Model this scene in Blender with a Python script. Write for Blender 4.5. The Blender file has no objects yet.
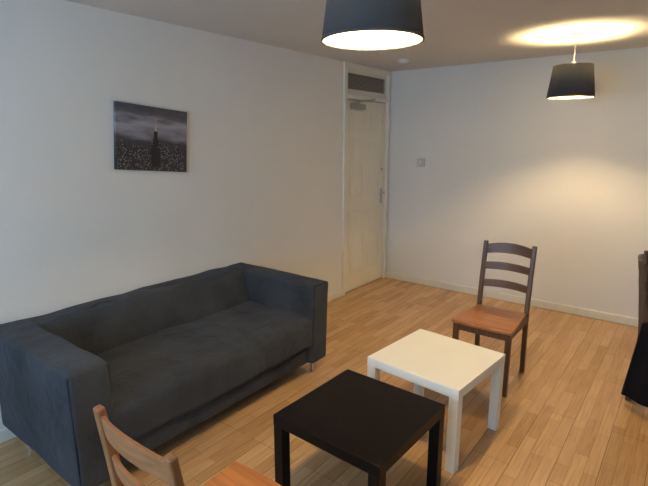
import bpy, bmesh, math, random
from mathutils import Vector, Matrix, noise
random.seed(4)
scene = bpy.context.scene
COL = scene.collection
H = 2.33          # ceiling height
RX = 4.3          # room width
RY = -6.3         # near wall

# ---------------------------------------------------------------- materials
def new_mat(name):
    m = bpy.data.materials.new(name); m.use_nodes = True
    nt = m.node_tree
    return m, nt, nt.nodes["Principled BSDF"]

def plain(name, col, rough=0.6, metal=0.0, bump=0.0, bscale=60, var=0.0, vscale=4, detail=4, spec=0.5):
    m, nt, b = new_mat(name)
    b.inputs["Base Color"].default_value = (*col, 1)
    b.inputs["Roughness"].default_value = rough
    b.inputs["Metallic"].default_value = metal
    b.inputs["Specular IOR Level"].default_value = spec
    tc = nt.nodes.new("ShaderNodeTexCoord")
    if var > 0:
        n = nt.nodes.new("ShaderNodeTexNoise"); n.inputs["Scale"].default_value = vscale
        n.inputs["Detail"].default_value = detail
        r = nt.nodes.new("ShaderNodeValToRGB")
        r.color_ramp.elements[0].position = .3; r.color_ramp.elements[1].position = .7
        r.color_ramp.elements[0].color = (*[c*(1-var) for c in col], 1)
        r.color_ramp.elements[1].color = (*[min(1, c*(1+var)) for c in col], 1)
        nt.links.new(tc.outputs["Object"], n.inputs["Vector"])
        nt.links.new(n.outputs["Fac"], r.inputs["Fac"])
        nt.links.new(r.outputs["Color"], b.inputs["Base Color"])
    if bump > 0:
        n2 = nt.nodes.new("ShaderNodeTexNoise"); n2.inputs["Scale"].default_value = bscale
        n2.inputs["Detail"].default_value = 3
        bp = nt.nodes.new("ShaderNodeBump"); bp.inputs["Strength"].default_value = bump
        bp.inputs["Distance"].default_value = 0.004
        nt.links.new(tc.outputs["Object"], n2.inputs["Vector"])
        nt.links.new(n2.outputs["Fac"], bp.inputs["Height"])
        nt.links.new(bp.outputs["Normal"], b.inputs["Normal"])
    return m

def wood(name, c1, c2, rough=0.4, axis=1, scale=14):
    m, nt, b = new_mat(name)
    tc = nt.nodes.new("ShaderNodeTexCoord"); mp = nt.nodes.new("ShaderNodeMapping")
    s = [scale*1.0]*3; s[axis] = scale*0.08
    mp.inputs["Scale"].default_value = s
    n = nt.nodes.new("ShaderNodeTexNoise"); n.inputs["Scale"].default_value = 3
    n.inputs["Detail"].default_value = 6; n.inputs["Distortion"].default_value = .6
    r = nt.nodes.new("ShaderNodeValToRGB")
    r.color_ramp.elements[0].position = .32; r.color_ramp.elements[1].position = .68
    r.color_ramp.elements[0].color = (*c1, 1); r.color_ramp.elements[1].color = (*c2, 1)
    nt.links.new(tc.outputs["Object"], mp.inputs["Vector"])
    nt.links.new(mp.outputs["Vector"], n.inputs["Vector"])
    nt.links.new(n.outputs["Fac"], r.inputs["Fac"])
    nt.links.new(r.outputs["Color"], b.inputs["Base Color"])
    b.inputs["Roughness"].default_value = rough
    return m

M_wall = plain("wall_paint", (.785, .783, .735), .75, bump=.2, bscale=28, var=.02, vscale=1.5)
M_ceil = plain("ceiling_paint", (.66, .66, .62), .9, bump=.6, bscale=70, var=.03, vscale=2)
M_trim = plain("gloss_trim_paint", (.80, .78, .67), .35, var=.03, vscale=6)
M_door = plain("door_paint", (.80, .77, .64), .4, var=.03, vscale=3)
M_groove = plain("door_gap", (.10, .09, .07), .8)
M_metal = plain("brushed_metal", (.55, .54, .52), .35, metal=1.0)
M_closer = plain("door_closer_metal", (.42, .38, .30), .45, metal=.6)
M_plastic = plain("white_plastic", (.75, .73, .66), .35)
M_cord = plain("beige_cord", (.45, .40, .30), .5)
M_switch = plain("aged_switch_plastic", (.62, .58, .48), .4)
M_grille = plain("grille_dark_metal", (.30, .28, .22), .5)
M_white = plain("white_foil", (.90, .885, .79), .38, var=.02, vscale=5)
M_black = plain("black_brown_foil", (.005, .0035, .003), .34, bump=.1, bscale=90, var=.3, vscale=8, spec=.18)
M_coat = plain("black_cloth", (.006, .006, .008), .9, bump=.4, bscale=120, spec=.2)
M_shade = plain("charcoal_shade_fabric", (.070, .070, .070), .85, bump=.3, bscale=300, spec=.3)
M_lining = plain("shade_lining", (.82, .78, .68), .7)
M_chair = wood("stained_pine_shaded", (.075, .038, .016), (.15, .074, .030), .38, axis=2)  # far chairs: same wood as the near one, shade put into the colour
M_seat = wood("stained_pine_seat_lit", (.29, .11, .030), (.45, .18, .052), .33, axis=0)  # more orange than the frame, light on the seat put into the colour
M_slat = wood("stained_pine_slat_shaded", (.085, .042, .018), (.165, .080, .032), .38, axis=0)  # slats darkened like the posts, shade put into the colour
M_chair2 = wood("stained_pine_lit", (.18, .078, .030), (.31, .145, .056), .38, axis=2)  # near chair: lit copy of the same wood, light put into the colour
M_seat2 = wood("stained_pine_near_seat_lit", (.36, .13, .035), (.52, .20, .055), .33, axis=0)  # lit copy of the seat wood, brighter for the near chair
M_slat2 = wood("stained_pine_slat_lit", (.20, .09, .036), (.34, .16, .064), .38, axis=0)  # lit copy of the slat wood, light put into the colour

# sofa weave
def fabric():
    m, nt, b = new_mat("charcoal_sofa_fabric")
    L = nt.links
    tc = nt.nodes.new("ShaderNodeTexCoord")
    n = nt.nodes.new("ShaderNodeTexNoise"); n.inputs["Scale"].default_value = 260; n.inputs["Detail"].default_value = 2
    n2 = nt.nodes.new("ShaderNodeTexNoise"); n2.inputs["Scale"].default_value = 3.5; n2.inputs["Detail"].default_value = 4
    mx = nt.nodes.new("ShaderNodeMath"); mx.operation = 'MULTIPLY_ADD'; mx.inputs[1].default_value = .7
    r = nt.nodes.new("ShaderNodeValToRGB")
    r.color_ramp.elements[0].position = .5; r.color_ramp.elements[1].position = 1.1
    r.color_ramp.elements[0].color = (.014, .0168, .020, 1); r.color_ramp.elements[1].color = (.044, .050, .058, 1)
    L.new(tc.outputs["Object"], n.inputs["Vector"]); L.new(tc.outputs["Object"], n2.inputs["Vector"])
    L.new(n.outputs["Fac"], mx.inputs[0]); L.new(n2.outputs["Fac"], mx.inputs[2])
    L.new(mx.outputs[0], r.inputs["Fac"]); L.new(r.outputs["Color"], b.inputs["Base Color"])
    bp = nt.nodes.new("ShaderNodeBump"); bp.inputs["Strength"].default_value = .4; bp.inputs["Distance"].default_value = .002
    L.new(n.outputs["Fac"], bp.inputs["Height"])
    # soft creases in the loose cover
    n3 = nt.nodes.new("ShaderNodeTexNoise"); n3.inputs["Scale"].default_value = 5; n3.inputs["Detail"].default_value = 3
    n3.inputs["Distortion"].default_value = 1.2
    L.new(tc.outputs["Object"], n3.inputs["Vector"])
    bp2 = nt.nodes.new("ShaderNodeBump"); bp2.inputs["Strength"].default_value = .55; bp2.inputs["Distance"].default_value = .03
    L.new(n3.outputs["Fac"], bp2.inputs["Height"]); L.new(bp.outputs["Normal"], bp2.inputs["Normal"])
    L.new(bp2.outputs["Normal"], b.inputs["Normal"])
    b.inputs["Roughness"].default_value = .95
    b.inputs["Specular IOR Level"].default_value = .25
    b.inputs["Sheen Weight"].default_value = .08
    b.inputs["Sheen Roughness"].default_value = .5
    b.inputs["Sheen Tint"].default_value = (.6, .7, .85, 1)
    return m
M_fabric = fabric()
M_seam = plain("sofa_piping", (.014, .016, .020), .95, spec=.2)

def floor_mat():
    m, nt, b = new_mat("beech_laminate")
    L = nt.links
    tc = nt.nodes.new("ShaderNodeTexCoord")
    mp = nt.nodes.new("ShaderNodeMapping"); mp.inputs["Rotation"].default_value = (0, 0, math.radians(90))
    L.new(tc.outputs["Object"], mp.inputs["Vector"])
    br = nt.nodes.new("ShaderNodeTexBrick")
    br.offset = .37; br.offset_frequency = 2; br.squash = 1.0
    br.inputs["Scale"].default_value = 1
    br.inputs["Brick Width"].default_value = .40
    br.inputs["Row Height"].default_value = .062
    br.inputs["Mortar Size"].default_value = .0014
    br.inputs["Mortar Smooth"].default_value = .3
    br.inputs["Bias"].default_value = -.1
    br.inputs["Color1"].default_value = (.63, .405, .20, 1)
    br.inputs["Color2"].default_value = (.47, .27, .115, 1)
    br.inputs["Mortar"].default_value = (.35, .20, .088, 1)
    L.new(mp.outputs["Vector"], br.inputs["Vector"])
    # plank groups
    br2 = nt.nodes.new("ShaderNodeTexBrick"); br2.offset = .5
    br2.inputs["Scale"].default_value = 1
    br2.inputs["Brick Width"].default_value = 1.28
    br2.inputs["Row Height"].default_value = .186
    br2.inputs["Mortar Size"].default_value = .0015
    br2.inputs["Color1"].default_value = (1, 1, 1, 1); br2.inputs["Color2"].default_value = (.93, .92, .90, 1)
    br2.inputs["Mortar"].default_value = (.55, .48, .40, 1)
    L.new(mp.outputs["Vector"], br2.inputs["Vector"])
    # grain
    mg = nt.nodes.new("ShaderNodeMapping"); mg.inputs["Scale"].default_value = (60, 3, 1)
    L.new(tc.outputs["Object"], mg.inputs["Vector"])
    ng = nt.nodes.new("ShaderNodeTexNoise"); ng.inputs["Scale"].default_value = 1.5; ng.inputs["Detail"].default_value = 5
    L.new(mg.outputs["Vector"], ng.inputs["Vector"])
    rg = nt.nodes.new("ShaderNodeValToRGB")
    rg.color_ramp.elements[0].color = (.82, .78, .73, 1); rg.color_ramp.elements[1].color = (1.08, 1.06, 1.04, 1)
    rg.color_ramp.elements[0].position = .3; rg.color_ramp.elements[1].position = .7
    L.new(ng.outputs["Fac"], rg.inputs["Fac"])
    m1 = nt.nodes.new("ShaderNodeMix"); m1.data_type = 'RGBA'; m1.blend_type = 'MULTIPLY'; m1.inputs[0].default_value = 1
    m2 = nt.nodes.new("ShaderNodeMix"); m2.data_type = 'RGBA'; m2.blend_type = 'MULTIPLY'; m2.inputs[0].default_value = 1
    L.new(br.outputs["Color"], m1.inputs[6]); L.new(br2.outputs["Color"], m1.inputs[7])
    L.new(m1.outputs[2], m2.inputs[6]); L.new(rg.outputs["Color"], m2.inputs[7])
    L.new(m2.outputs[2], b.inputs["Base Color"])
    b.inputs["Roughness"].default_value = .24
    return m
M_floor = floor_mat()

# picture: night skyline canvas, procedural
def skyline_mat():
    m, nt, b = new_mat("city_photo_print")
    L = nt.links
    tc = nt.nodes.new("ShaderNodeTexCoord")
    sx = nt.nodes.new("ShaderNodeSeparateXYZ"); L.new(tc.outputs["Object"], sx.inputs[0])
    r = nt.nodes.new("ShaderNodeValToRGB")   # vertical gradient (z -.2 .. .2)
    mr = nt.nodes.new("ShaderNodeMapRange"); mr.inputs[1].default_value = -.2; mr.inputs[2].default_value = .2
    L.new(sx.outputs["Z"], mr.inputs[0])
    mp = nt.nodes.new("ShaderNodeMapping"); mp.inputs["Scale"].default_value = (1, 1.6, 7); mp.inputs["Rotation"].default_value = (.25, 0, 0)
    L.new(tc.outputs["Object"], mp.inputs["Vector"])
    n = nt.nodes.new("ShaderNodeTexNoise"); n.inputs["Scale"].default_value = 3; n.inputs["Detail"].default_value = 6
    L.new(mp.outputs["Vector"], n.inputs["Vector"])
    ad = nt.nodes.new("ShaderNodeMath"); ad.operation = 'MULTIPLY_ADD'; ad.inputs[1].default_value = .5; 
    sb = nt.nodes.new("ShaderNodeMath"); sb.operation = 'SUBTRACT'; sb.inputs[1].default_value = .25
    L.new(n.outputs["Fac"], ad.inputs[0]); L.new(mr.outputs[0], ad.inputs[2]); L.new(ad.outputs[0], sb.inputs[0])
    L.new(sb.outputs[0], r.inputs["Fac"])
    e = r.color_ramp.elements
    e[0].position = 0; e[0].color = (.010, .010, .012, 1)
    e[1].position = 1; e[1].color = (.06, .06, .08, 1)
    for p, c in ((.45, .05), (.6, .24), (.7, .33), (.84, .11)):
        k = e.new(p); k.color = (c, c*1.0, c*1.15, 1)
    L.new(r.outputs["Color"], b.inputs["Base Color"])
    b.inputs["Roughness"].default_value = .5
    return m
M_print = skyline_mat()
def cityblocks_mat():
    m, nt, b = new_mat("city_buildings_print"); L = nt.links
    tc = nt.nodes.new("ShaderNodeTexCoord")
    v = nt.nodes.new("ShaderNodeTexVoronoi"); v.inputs["Scale"].default_value = 85
    L.new(tc.outputs["Object"], v.inputs["Vector"])
    r = nt.nodes.new("ShaderNodeValToRGB")
    r.color_ramp.elements[0].position = .08; r.color_ramp.elements[0].color = (.36, .35, .35, 1)
    r.color_ramp.elements[1].position = .42; r.color_ramp.elements[1].color = (.022, .022, .027, 1)
    L.new(v.outputs["Distance"], r.inputs["Fac"]); L.new(r.outputs["Color"], b.inputs["Base Color"])
    b.inputs["Roughness"].default_value = .5
    return m
M_city = cityblocks_mat()
M_tower = plain("tower_print", (.010, .010, .013), .5)
M_tower_lit = plain("tower_top_print", (.45, .34, .30), .5)

def emit(name, col, s):
    m = bpy.data.materials.new(name); m.use_nodes = True
    nt = m.node_tree; nt.nodes.clear()
    o = nt.nodes.new("ShaderNodeOutputMaterial"); e = nt.nodes.new("ShaderNodeEmission")
    e.inputs[0].default_value = (*col, 1); e.inputs[1].default_value = s
    nt.links.new(e.outputs[0], o.inputs[0]); return m
M_bulb = emit("lit_bulb", (1, .705, .36), 1080)

# ---------------------------------------------------------------- geometry helpers
def finish(bm, name, mats, parent=None, smooth=False, bevel=0, segs=2, loc=None, rot=None):
    bmesh.ops.recalc_face_normals(bm, faces=bm.faces[:])
    me = bpy.data.meshes.new(name); bm.to_mesh(me); bm.free()
    if not isinstance(mats, (list, tuple)): mats = [mats]
    for m in mats: me.materials.append(m)
    ob = bpy.data.objects.new(name, me); COL.objects.link(ob)
    if smooth:
        for p in me.polygons: p.use_smooth = True
    if bevel:
        md = ob.modifiers.new("bevel", 'BEVEL'); md.width = bevel; md.segments = segs; md.limit_method = 'ANGLE'
    if parent: ob.parent = parent
    if loc: ob.location = loc
    if rot: ob.rotation_euler = rot
    return ob

def add_box(bm, x0, x1, y0, y1, z0, z1, mi=0):
    vs = [bm.verts.new(p) for p in ((x0,y0,z0),(x1,y0,z0),(x1,y1,z0),(x0,y1,z0),(x0,y0,z1),(x1,y0,z1),(x1,y1,z1),(x0,y1,z1))]
    for f in ((0,3,2,1),(4,5,6,7),(0,1,5,4),(1,2,6,5),(2,3,7,6),(3,0,4,7)):
        fc = bm.faces.new([vs[i] for i in f]); fc.material_index = mi

def boxes(name, lst, mats, **k):
    bm = bmesh.new()
    for b in lst: add_box(bm, *b)
    return finish(bm, name, mats, **k)

def empty(name, loc=(0,0,0), rz=0):
    e = bpy.data.objects.new(name, None); e.empty_display_size = .1
    e.location = loc; e.rotation_euler = (0, 0, rz); COL.objects.link(e); return e

def lathe(name, prof, mats, segs=48, parent=None, loc=None, mi=None, closed=False):
    bm = bmesh.new(); rings = []
    for (r, z) in prof:
        rings.append([bm.verts.new((r*math.cos(2*math.pi*i/segs), r*math.sin(2*math.pi*i/segs), z)) for i in range(segs)])
    n = len(prof)
    for j in range(n if closed else n-1):
        a, b = rings[j], rings[(j+1) % n]
        for i in range(segs):
            f = bm.faces.new((a[i], a[(i+1) % segs], b[(i+1) % segs], b[i]))
            if mi: f.material_index = mi[j]
    if not closed:
        for rg in (rings[0], rings[-1]):
            try: bm.faces.new(rg)
            except Exception: pass
    return finish(bm, name, mats, parent=parent, smooth=True, loc=loc)

def cyl_between(bm, p0, p1, r0, r1, segs=16):
    p0 = Vector(p0); p1 = Vector(p1); d = (p1-p0).normalized()
    q = d.to_track_quat('Z', 'Y')
    A = [bm.verts.new(p0 + q @ Vector((r0*math.cos(2*math.pi*i/segs), r0*math.sin(2*math.pi*i/segs), 0))) for i in range(segs)]
    B = [bm.verts.new(p1 + q @ Vector((r1*math.cos(2*math.pi*i/segs), r1*math.sin(2*math.pi*i/segs), 0))) for i in range(segs)]
    for i in range(segs): bm.faces.new((A[i], A[(i+1) % segs], B[(i+1) % segs], B[i]))
    bm.faces.new(A); bm.faces.new(B)

# ---------------------------------------------------------------- room shell
boxes("floor", [(-.15, RX+.15, RY-.15, .15, -.1, 0)], M_floor)
boxes("ceiling", [(-.15, RX+.15, RY-.15, .15, H, H+.1)], M_ceil)
DY0, DY1 = -.89, -.012   # door set outer extents on the left wall
boxes("wall_left", [(-.15, 0, RY-.15, DY0, 0, H), (-.15, 0, DY1, .15, 0, H), (-.15, -.09, DY0, DY1, 0, H)], M_wall)
boxes("wall_back", [(0, RX+.15, 0, .15, 0, H)], M_wall)
boxes("wall_right", [(RX, RX+.15, RY-.15, 0, 0, H)], M_wall)
WX0, WX1, WZ0, WZ1 = .45, 2.75, .85, 2.1
boxes("wall_front", [(0, WX0, RY-.15, RY, 0, H), (WX1, RX, RY-.15, RY, 0, H),
                     (WX0, WX1, RY-.15, RY, 0, WZ0), (WX0, WX1, RY-.15, RY, WZ1, H)], M_wall)
win = empty("window_1")
wm = (WX0+WX1)/2
boxes("frame", [(WX0, WX1, RY-.10, RY-.05, WZ0, WZ0+.05), (WX0, WX1, RY-.10, RY-.05, WZ1-.05, WZ1),
                (WX0, WX0+.05, RY-.10, RY-.05, WZ0+.05, WZ1-.05), (WX1-.05, WX1, RY-.10, RY-.05, WZ0+.05, WZ1-.05),
                (wm-.03, wm+.03, RY-.10, RY-.05, WZ0+.05, WZ1-.05)], M_plastic, parent=win, bevel=.004)
boxes("sill", [(WX0, WX1, RY-.05, RY-.001, WZ0, WZ0+.02)], M_plastic, parent=win, bevel=.004)

def baseboard(name, x0, x1, y0, y1):
    return boxes(name, [(x0, x1, y0, y1, 0, .075)], M_trim, bevel=.006)
baseboard("baseboard_left", 0, .018, RY, DY0-.001)
baseboard("baseboard_back", 0.0, RX, -.020, 0)
baseboard("baseboard_right", RX-.014, RX, RY+.014, -.020)
baseboard("baseboard_front", .018, RX-.014, RY, RY+.014)

# ---------------------------------------------------------------- door in left wall
door = empty("door_1")
fy0, fy1 = DY0, DY1
jw = .05
LZ = 1.99
boxes("door_frame", [(-.085, .018, fy0, fy0+jw, 0, H), (-.085, .018, fy1-jw, fy1, 0, H),
                     (-.085, .018, fy0+jw, fy1-jw, H-.05, H), (-.085, .012, fy0+jw, fy1-jw, LZ+.006, LZ+.055)],
      M_trim, parent=door, bevel=.004)
ly0, ly1 = fy0+jw+.004, fy1-jw-.004
boxes("door_shadow_gap", [(-.088, -.06, fy0+jw, fy1-jw, 0, LZ+.006)], M_groove, parent=door)
bm = bmesh.new()
add_box(bm, -.055, -.012, ly0, ly1, .008, LZ)
cy = (ly0+ly1)/2; pw = (ly1-ly0)
cols = [(ly0+.10, cy-.045), (cy+.045, ly1-.10)]
rows = [(.20, .86), (1.02, 1.60), (1.69, 1.89)]
for (a, b_) in cols:
    for (c, d) in rows:
        t = .016
        add_box(bm, -.012, -.005, a, b_, c, c+t); add_box(bm, -.012, -.005, a, b_, d-t, d)
        add_box(bm, -.012, -.005, a, a+t, c+t, d-t); add_box(bm, -.012, -.005, b_-t, b_, c+t, d-t)
        add_box(bm, -.012, -.007, a+.045, b_-.045, c+.045, d-.045)
finish(bm, "door_leaf", M_door, parent=door, bevel=.003)
boxes("transom_panel", [(-.055, -.015, fy0+jw, fy1-jw, LZ+.055, H-.05)], M_door, parent=door)
gl = [(-.015, -.004, ly0+.03, ly1-.05, 2.09, 2.10), (-.015, -.004, ly0+.03, ly1-.05, 2.23, 2.24),
      (-.015, -.004, ly0+.03, ly0+.045, 2.10, 2.23), (-.015, -.004, ly1-.065, ly1-.05, 2.10, 2.23)]
z = 2.106
while z < 2.226:
    gl.append((-.014, -.006, ly0+.045, ly1-.065, z, z+.006)); z += .012
boxes("vent_grille", gl, M_grille, parent=door)
boxes("vent_back", [(-.015, -.0135, ly0+.045, ly1-.065, 2.10, 2.23)], M_groove, parent=door)
bm = bmesh.new()
add_box(bm, -.012, .035, ly0+.08, ly0+.30, 1.90, 1.955)
cyl_between(bm, (.02, ly0+.19, 1.955), (.02, ly0+.19, 1.985), .014, .014)
cyl_between(bm, (.02, ly0+.19, 1.98), (.10, ly0+.36, 2.0), .008, .008)
cyl_between(bm, (.10, ly0+.36, 2.0), (.012, ly0+.50, 2.02), .008, .008)
finish(bm, "door_closer", M_closer, parent=door, bevel=.004)
bm = bmesh.new()
add_box(bm, -.012, -.004, ly1-.085, ly1-.04, .90, 1.07)
cyl_between(bm, (-.005, ly1-.062, 1.02), (.04, ly1-.062, 1.02), .010, .009)
cyl_between(bm, (.038, ly1-.058, 1.02), (.038, ly1-.175, 1.018), .009, .008)
cyl_between(bm, (-.012, ly1-.062, 1.28), (.004, ly1-.062, 1.28), .017, .015)
finish(bm, "door_handle", M_metal, parent=door, bevel=.002)
boxes("hinges", [(-.013, .002, ly0-.004, ly0+.010, zz, zz+.09) for zz in (.2, .95, 1.72)], M_metal, parent=door)

# light switch + smoke detector
sw = empty("light_switch", (.41, 0, 1.36))
boxes("back_plate", [(-.045, .045, -.014, 0, -.045, .045)], M_switch, parent=sw, bevel=.004)
boxes("rocker", [(-.014, .014, -.020, -.010, -.022, .022)], M_plastic, parent=sw, bevel=.003)
lathe("smoke_detector", [(.001, 0), (.055, 0), (.058, -.012), (.05, -.03), (.03, -.038), (.001, -.04)], M_plastic, loc=(.52, -.66, H))

# ---------------------------------------------------------------- canvas print
PT = math.radians(4.8)
canvas = empty("city_canvas_print", (0, -3.005, 1.605))
canvas.rotation_euler = (-PT, 0, 0)
pwid, phgt = .255, .200
boxes("canvas_block", [(.004, .026, -pwid, pwid, -phgt, phgt)], M_print, parent=canvas, bevel=.002)
bm = bmesh.new()
rnd = random.Random(9)
y = -pwid+.004
while y < pwid-.03:
    w = rnd.uniform(.015, .04); h = rnd.uniform(-.08, -.01)
    add_box(bm, .026, .0265, y, min(y+w, pwid-.004), -phgt+.004, h); y += w
finish(bm, "printed_buildings", M_city, parent=canvas)
# tower silhouette (stepped)
ty = .015
boxes("printed_tower", [(.0265, .027, ty-.030, ty+.030, -.17, -.06), (.0265, .027, ty-.021, ty+.021, -.06, .0),
                        (.0265, .027, ty-.013, ty+.013, 0, .05)], M_tower, parent=canvas)
boxes("printed_tower_top", [(.0265, .027, ty-.009, ty+.009, .05, .08), (.0265, .027, ty-.0025, ty+.0025, .08, .13)], M_tower_lit, parent=canvas)

# ---------------------------------------------------------------- sofa
def soft_box(name, x0, x1, y0, y1, z0, z1, rad, parent, puff=(0, 0, 0), shear=None, seed=0, wr=.004, div=.035):
    """rounded upholstered block with puffed faces and slight wrinkling"""
    bm = bmesh.new()
    c = Vector(((x0+x1)/2, (y0+y1)/2, (z0+z1)/2)); h = Vector(((x1-x0)/2, (y1-y0)/2, (z1-z0)/2))
    ax = []
    for a in range(3):
        m = max(2, int(2*(h[a]-rad)/div))
        L_ = [-h[a], -h[a]+rad*.3, -h[a]+rad*.65]
        L_ += [-(h[a]-rad)+2*(h[a]-rad)*i/m for i in range(m+1)]
        L_ += [h[a]-rad*.65, h[a]-rad*.3, h[a]]
        ax.append(L_)
    n = [len(a)-1 for a in ax]
    seen = {}
    def vert(i, j, k):
        key = (i, j, k)
        if key in seen: return seen[key]
        q = Vector((ax[0][i], ax[1][j], ax[2][k]))
        p = Vector((q.x/h.x, q.y/h.y, q.z/h.z))
        inner = Vector([max(-(h[a]-rad), min(h[a]-rad, q[a])) for a in range(3)])
        d = q-inner
        if d.length > 1e-6: q = inner + d.normalized()*rad
        for a in range(3):
            o = [b for b in range(3) if b != a]
            w = (1-p[o[0]]**2)*(1-p[o[1]]**2)
            if abs(p[a]) > .999: q[a] += math.copysign(puff[a]*w, p[a])
        pn = (q+c)*5 + Vector((seed, seed*2.3, 0))
        q += Vector((noise.noise(pn), noise.noise(pn+Vector((9, 0, 0))), noise.noise(pn+Vector((0, 9, 0)))))*wr
        q = q + c
        if shear: q = shear(q)
        v = bm.verts.new(q); seen[key] = v; return v
    def face(f): 
        try: bm.faces.new(f)
        except Exception: pass
    for i in range(n[0]):
        for j in range(n[1]):
            for k in (0, n[2]): face([vert(i,j,k), vert(i+1,j,k), vert(i+1,j+1,k), vert(i,j+1,k)])
    for i in range(n[0]):
        for k in range(n[2]):
            for j in (0, n[1]): face([vert(i,j,k), vert(i+1,j,k), vert(i+1,j,k+1), vert(i,j,k+1)])
    for j in range(n[1]):
        for k in range(n[2]):
            for i in (0, n[0]): face([vert(i,j,k), vert(i,j+1,k), vert(i,j+1,k+1), vert(i,j,k+1)])
    ob = finish(bm, name, M_fabric, parent=parent, smooth=True)
    sd = ob.modifiers.new("sub", 'SUBSURF'); sd.levels = 1; sd.render_levels = 1
    return ob

# local: x depth (0 back .. .88 front), y width (-.9 .. .9)
sofa = empty("two_seat_sofa", (.025, -3.175, 0))
BZ = .10
soft_box("base_frame", .05, .83, -.80, .80, BZ, .30, .02, sofa, puff=(.004, 0, 0), seed=1)
soft_box("seat_cushion", .16, .87, -.735, .735, .22, .435, .040, sofa, puff=(.012, 0, .022), seed=2, wr=.012)
def back_tilt(q):
    if q.x > .15: q.x -= max(0, (q.z-.42))*.30
    return q
soft_box("back_cushion", .0, .27, -.80, .80, BZ+.02, .665, .035, sofa, puff=(.02, 0, .006), shear=back_tilt, seed=3, wr=.012)
def arm_shear(s):
    def f(q):
        t = (q.z-BZ)/(.66-BZ)
        q.y += s*.010*t
        q.x += .012*t*(1 if q.x > .5 else 0)
        return q
    return f
soft_box("arm_left", .0, .865, -.87, -.68, BZ, .67, .026, sofa, puff=(.004, .010, .004), shear=arm_shear(-1), seed=5, wr=.008)
soft_box("arm_right", .0, .865, .700, .865, BZ, .66, .026, sofa, puff=(.004, .010, .004), shear=arm_shear(1), seed=7, wr=.008)
# piping seams around the arm fronts
def piping(name, ya, yb, s, xf, parent):
    bm = bmesh.new()
    pts = []
    for (yy, zz) in ((ya, BZ+.03), (ya, .652), (yb, .652), (yb, BZ+.03)):
        t = (zz-BZ)/(.66-BZ)
        pts.append((xf+.012*t, yy+s*.010*t, zz))
    for a, b in zip(pts[:-1], pts[1:]): cyl_between(bm, a, b, .0035, .0035, 8)
    finish(bm, name, M_seam, parent=parent, smooth=True)
piping("arm_piping_left", -.861, -.689, -1, .855, sofa)
piping("arm_piping_right", .709, .856, 1, .855, sofa)
# legs
for i, (lx, ly) in enumerate(((.10, -.79), (.10, .80), (.79, -.79), (.79, .80))):
    bm = bmesh.new()
    cyl_between(bm, (lx, ly, 0), (lx, ly, BZ+.02), .019, .023)
    finish(bm, "leg_%d" % (i+1), M_metal, parent=sofa, smooth=False, bevel=.003)

# ---------------------------------------------------------------- side tables
def table(name, loc, rz, mat, s=.55, h=.45):
    t = empty(name, loc, rz)
    a = s/2
    boxes("top", [(-a, a, -a, a, h-.05, h)], mat, parent=t, bevel=.0025, segs=2)
    L = .05
    i = 0
    for sx in (-1, 1):
        for sy in (-1, 1):
            i += 1
            x0, x1 = sorted((sx*(a-.001), sx*(a-L))); y0, y1 = sorted((sy*(a-.001), sy*(a-L)))
            boxes("leg_%d" % i, [(x0, x1, y0, y1, 0, h-.05)], mat, parent=t, bevel=.002)
    return t
table("side_table", (1.80, -2.515, 0), math.radians(-5), M_white, .54)
table("side_table", (1.768, -3.22, 0), math.radians(-1.5), M_black, .54)

# ---------------------------------------------------------------- dining chairs
def sweep_yz(bm, pts, x, w):
    """pts: list of (y,z,d) centre-line in YZ plane with depth d; width w about x"""
    prev = None
    n = len(pts)
    for i, (y, z, d) in enumerate(pts):
        a = pts[max(0, i-1)]; b = pts[min(n-1, i+1)]
        t = Vector((b[0]-a[0], b[1]-a[1])).normalized(); nrm = Vector((t.y, -t.x))
        ring = [bm.verts.new((x-w/2, y-nrm.x*d/2, z-nrm.y*d/2)), bm.verts.new((x+w/2, y-nrm.x*d/2, z-nrm.y*d/2)),
                bm.verts.new((x+w/2, y+nrm.x*d/2, z+nrm.y*d/2)), bm.verts.new((x-w/2, y+nrm.x*d/2, z+nrm.y*d/2))]
        if prev:
            for k in range(4): bm.faces.new((prev[k], prev[(k+1) % 4], ring[(k+1) % 4], ring[k]))
        else: bm.faces.new(ring)
        prev = ring
    bm.faces.new(prev)

def back_y(z):
    if z < .42: return -.215+.02*(.42-z)/.42*-1
    t = (z-.42)/.48
    return -.205-.010 - .055*t**1.3

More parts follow.
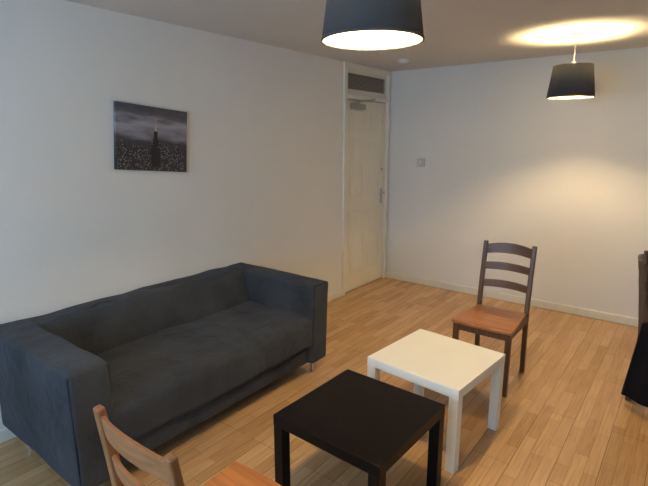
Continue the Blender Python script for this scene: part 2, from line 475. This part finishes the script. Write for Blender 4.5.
def chair(loc, rz, mats):
    mc, ms, ml = mats
    c = empty("dining_chair", loc, rz)
    PX = .164
    for i, sx in enumerate((-1, 1)):
        bm = bmesh.new()
        pts = []
        for k in range(15):
            z = .90*k/14
            d = .034 if z < .6 else .034-.010*(z-.6)/.3
            pts.append((back_y(z), z, d))
        sweep_yz(bm, pts, sx*PX, .030)
        finish(bm, "back_post_%d" % (i+1), mc, parent=c, bevel=.006, segs=3)
        bm = bmesh.new()
        sweep_yz(bm, [(.185, 0, .026), (.185, .25, .032), (.185, .425, .036)], sx*.170, .034)
        finish(bm, "front_leg_%d" % (i+1), mc, parent=c, bevel=.004)
    # aprons
    boxes("apron", [(-.153, .153, .176, .194, .375, .425), (-.149, .149, -.224, -.206, .375, .425),
                    (-.178, -.160, -.197, .168, .375, .425), (.160, .178, -.197, .168, .375, .425)], mc, parent=c, bevel=.002)
    # seat
    bm = bmesh.new(); NX, NY = 16, 16
    def sp(i, j, top):
        u = -1+2*i/NX; v = j/NY
        w = .170+.025*v
        y = -.192+.405*v
        if v > .99: y += .012*(1-u*u)
        x = u*w
        z = .447 if top else .425
        if top: z -= .008*(1-u**2)*math.sin(math.pi*min(1, v*1.05))
        return (x, y, z)
    T = [[bm.verts.new(sp(i, j, True)) for j in range(NY+1)] for i in range(NX+1)]
    B = [[bm.verts.new(sp(i, j, False)) for j in range(NY+1)] for i in range(NX+1)]
    for i in range(NX):
        for j in range(NY):
            bm.faces.new((T[i][j], T[i+1][j], T[i+1][j+1], T[i][j+1])); bm.faces.new((B[i][j], B[i][j+1], B[i+1][j+1], B[i+1][j]))
    for i in range(NX):
        bm.faces.new((T[i][0], B[i][0], B[i+1][0], T[i+1][0])); bm.faces.new((T[i][NY], T[i+1][NY], B[i+1][NY], B[i][NY]))
    for j in range(NY):
        bm.faces.new((T[0][j], T[0][j+1], B[0][j+1], B[0][j])); bm.faces.new((T[NX][j], B[NX][j], B[NX][j+1], T[NX][j+1]))
    finish(bm, "seat", ms, parent=c, bevel=.005, segs=3)
    # slats (bowed backwards, arched upper edge)
    for n, (zc, hh) in enumerate(((.845, .065), (.725, .050), (.60, .050))):
        bm = bmesh.new(); N = 16; prev = None
        for i in range(N+1):
            u = -1+2*i/N
            x = u*(PX-.012)
            bow = -.022*(1-u*u)
            arch = (.018 if n == 0 else .008)*(1-u*u)
            z0 = zc-hh/2+arch*.7; z1 = zc+hh/2+arch
            th = .007
            y0 = back_y(z0)+bow; y1 = back_y(z1)+bow
            ring = [bm.verts.new((x, y0-th, z0)), bm.verts.new((x, y0+th, z0)), bm.verts.new((x, y1+th, z1)), bm.verts.new((x, y1-th, z1))]
            if prev:
                for k in range(4): bm.faces.new((prev[k], prev[(k+1) % 4], ring[(k+1) % 4], ring[k]))
            else: bm.faces.new(ring)
            prev = ring
        bm.faces.new(prev)
        finish(bm, "back_slat_%d" % (n+1), ml, parent=c, bevel=.003)
    return c
FAR_TONES = (M_chair, M_seat, M_slat); NEAR_LIT = (M_chair2, M_seat2, M_slat2)  # one chair model, shaded and lit copies of its wood
chair((1.832, -1.725, 0), math.radians(180), FAR_TONES)
chair((1.778, -4.0, 0), math.radians(-1), NEAR_LIT)
chair((2.87, -1.31, 0), math.radians(-90), FAR_TONES)

# black jacket laid over the seat of the right-hand chair, hanging down its side
bm = bmesh.new()
def coat_pt(i, j, NI, NJ):
    u = i/NI; s = j/NJ
    fold = math.sin(u*13+.6)*.012 + math.sin(u*29)*.004
    if s < .4:
        t = s/.4
        x = 2.715+u*.40; y = -1.16-.345*t
        z = .468 + .035*math.sin(u*7+1)**2*math.sin(math.pi*min(1, t+.2)) + .09*(1-u)**2*t
    elif s < .5:
        t = (s-.4)/.1
        x = 2.715-.06*t+u*(.40+.08*t); y = -1.505-.045*math.sin(t*math.pi/2); z = .468+.09*(1-u)**2-.02*t*t
    else:
        t = (s-.5)/.5
        x = 2.655-.055*t+u*(.48+.08*t); y = -1.55-.012*math.sin(math.pi*t)+fold*(.4+t); z = .448+.09*(1-u)**2-(.39+.03*math.sin(u*6))*t-.09*(1-u)**2*t
    return (x, y, z)
NI, NJ = 44, 44
g = [[bm.verts.new(coat_pt(i, j, NI, NJ)) for j in range(NJ+1)] for i in range(NI+1)]
for i in range(NI):
    for j in range(NJ): bm.faces.new((g[i][j], g[i+1][j], g[i+1][j+1], g[i][j+1]))
coat = finish(bm, "black_jacket", M_coat, smooth=True)
sol = coat.modifiers.new("thick", 'SOLIDIFY'); sol.thickness = .012; sol.offset = 0

# ---------------------------------------------------------------- pendant lamps
def pendant(x, y, rb, zb):
    p = empty("pendant_lamp", (x, y, 0))
    zt = zb+.22; rt = rb*.83
    th = .0025
    lathe("shade", [(rb, zb), (rt, zt), (rt-th, zt), (rb-th, zb)], [M_shade, M_lining], segs=72, parent=p,
          mi=[0, 0, 1, 0], closed=True)
    lathe("shade_rim", [(rb+.001, zb-.002), (rb+.001, zb+.006), (rb-.004, zb+.006), (rb-.004, zb-.002)], M_shade, segs=72, parent=p, closed=True)
    bm = bmesh.new()
    for k in range(3):
        a = 2*math.pi*k/3+.4
        cyl_between(bm, (.018*math.cos(a), .018*math.sin(a), zt-.03), ((rt-.003)*math.cos(a), (rt-.003)*math.sin(a), zt-.008), .0018, .0018, 8)
    finish(bm, "shade_spider", M_plastic, parent=p)
    lathe("cord", [(.003, zt-.01), (.003, H-.02)], M_cord, segs=12, parent=p)
    lathe("lamp_holder", [(.006, zt+.03), (.014, zt+.02), (.019, zt-.03), (.019, zt-.055), (.014, zt-.056)], M_plastic, segs=24, parent=p)
    lathe("ceiling_rose", [(.005, H-.035), (.02, H-.03), (.042, H-.012), (.045, H)], M_plastic, segs=32, parent=p)
    lathe("bulb", [(.012, zt-.057), (.016, zt-.065), (.027, zt-.085), (.030, zt-.10), (.027, zt-.116), (.016, zt-.128), (.003, zt-.131)], M_bulb, segs=16, parent=p)
pendant(2.0, -.873, .158, 1.90)
pendant(1.865, -3.34, .173, 1.93)

# ---------------------------------------------------------------- light
w = bpy.data.worlds.new("world"); scene.world = w; w.use_nodes = True
bg = w.node_tree.nodes["Background"]
bg.inputs[0].default_value = (.45, .67, 1, 1); bg.inputs[1].default_value = 1.0
al = bpy.data.lights.new("window_daylight", 'AREA'); al.shape = 'RECTANGLE'; al.size = WX1-WX0; al.size_y = WZ1-WZ0
al.energy = 54; al.color = (.46, .69, 1)
ao = bpy.data.objects.new("window_daylight", al); COL.objects.link(ao)
ao.location = (wm, RY-.2, (WZ0+WZ1)/2); ao.rotation_euler = (math.radians(90), 0, 0)

# ---------------------------------------------------------------- camera
cam = bpy.data.cameras.new("camera"); co = bpy.data.objects.new("camera", cam); COL.objects.link(co)
cam.sensor_width = 36; cam.lens = 480/648*36
co.location = (2.80, -4.82, 1.60)
co.rotation_euler = (math.radians(90-12.11), 0, math.radians(37.67))
cam.clip_start = .02
scene.camera = co
scene.view_settings.view_transform = 'Standard'
scene.view_settings.exposure = 0.38
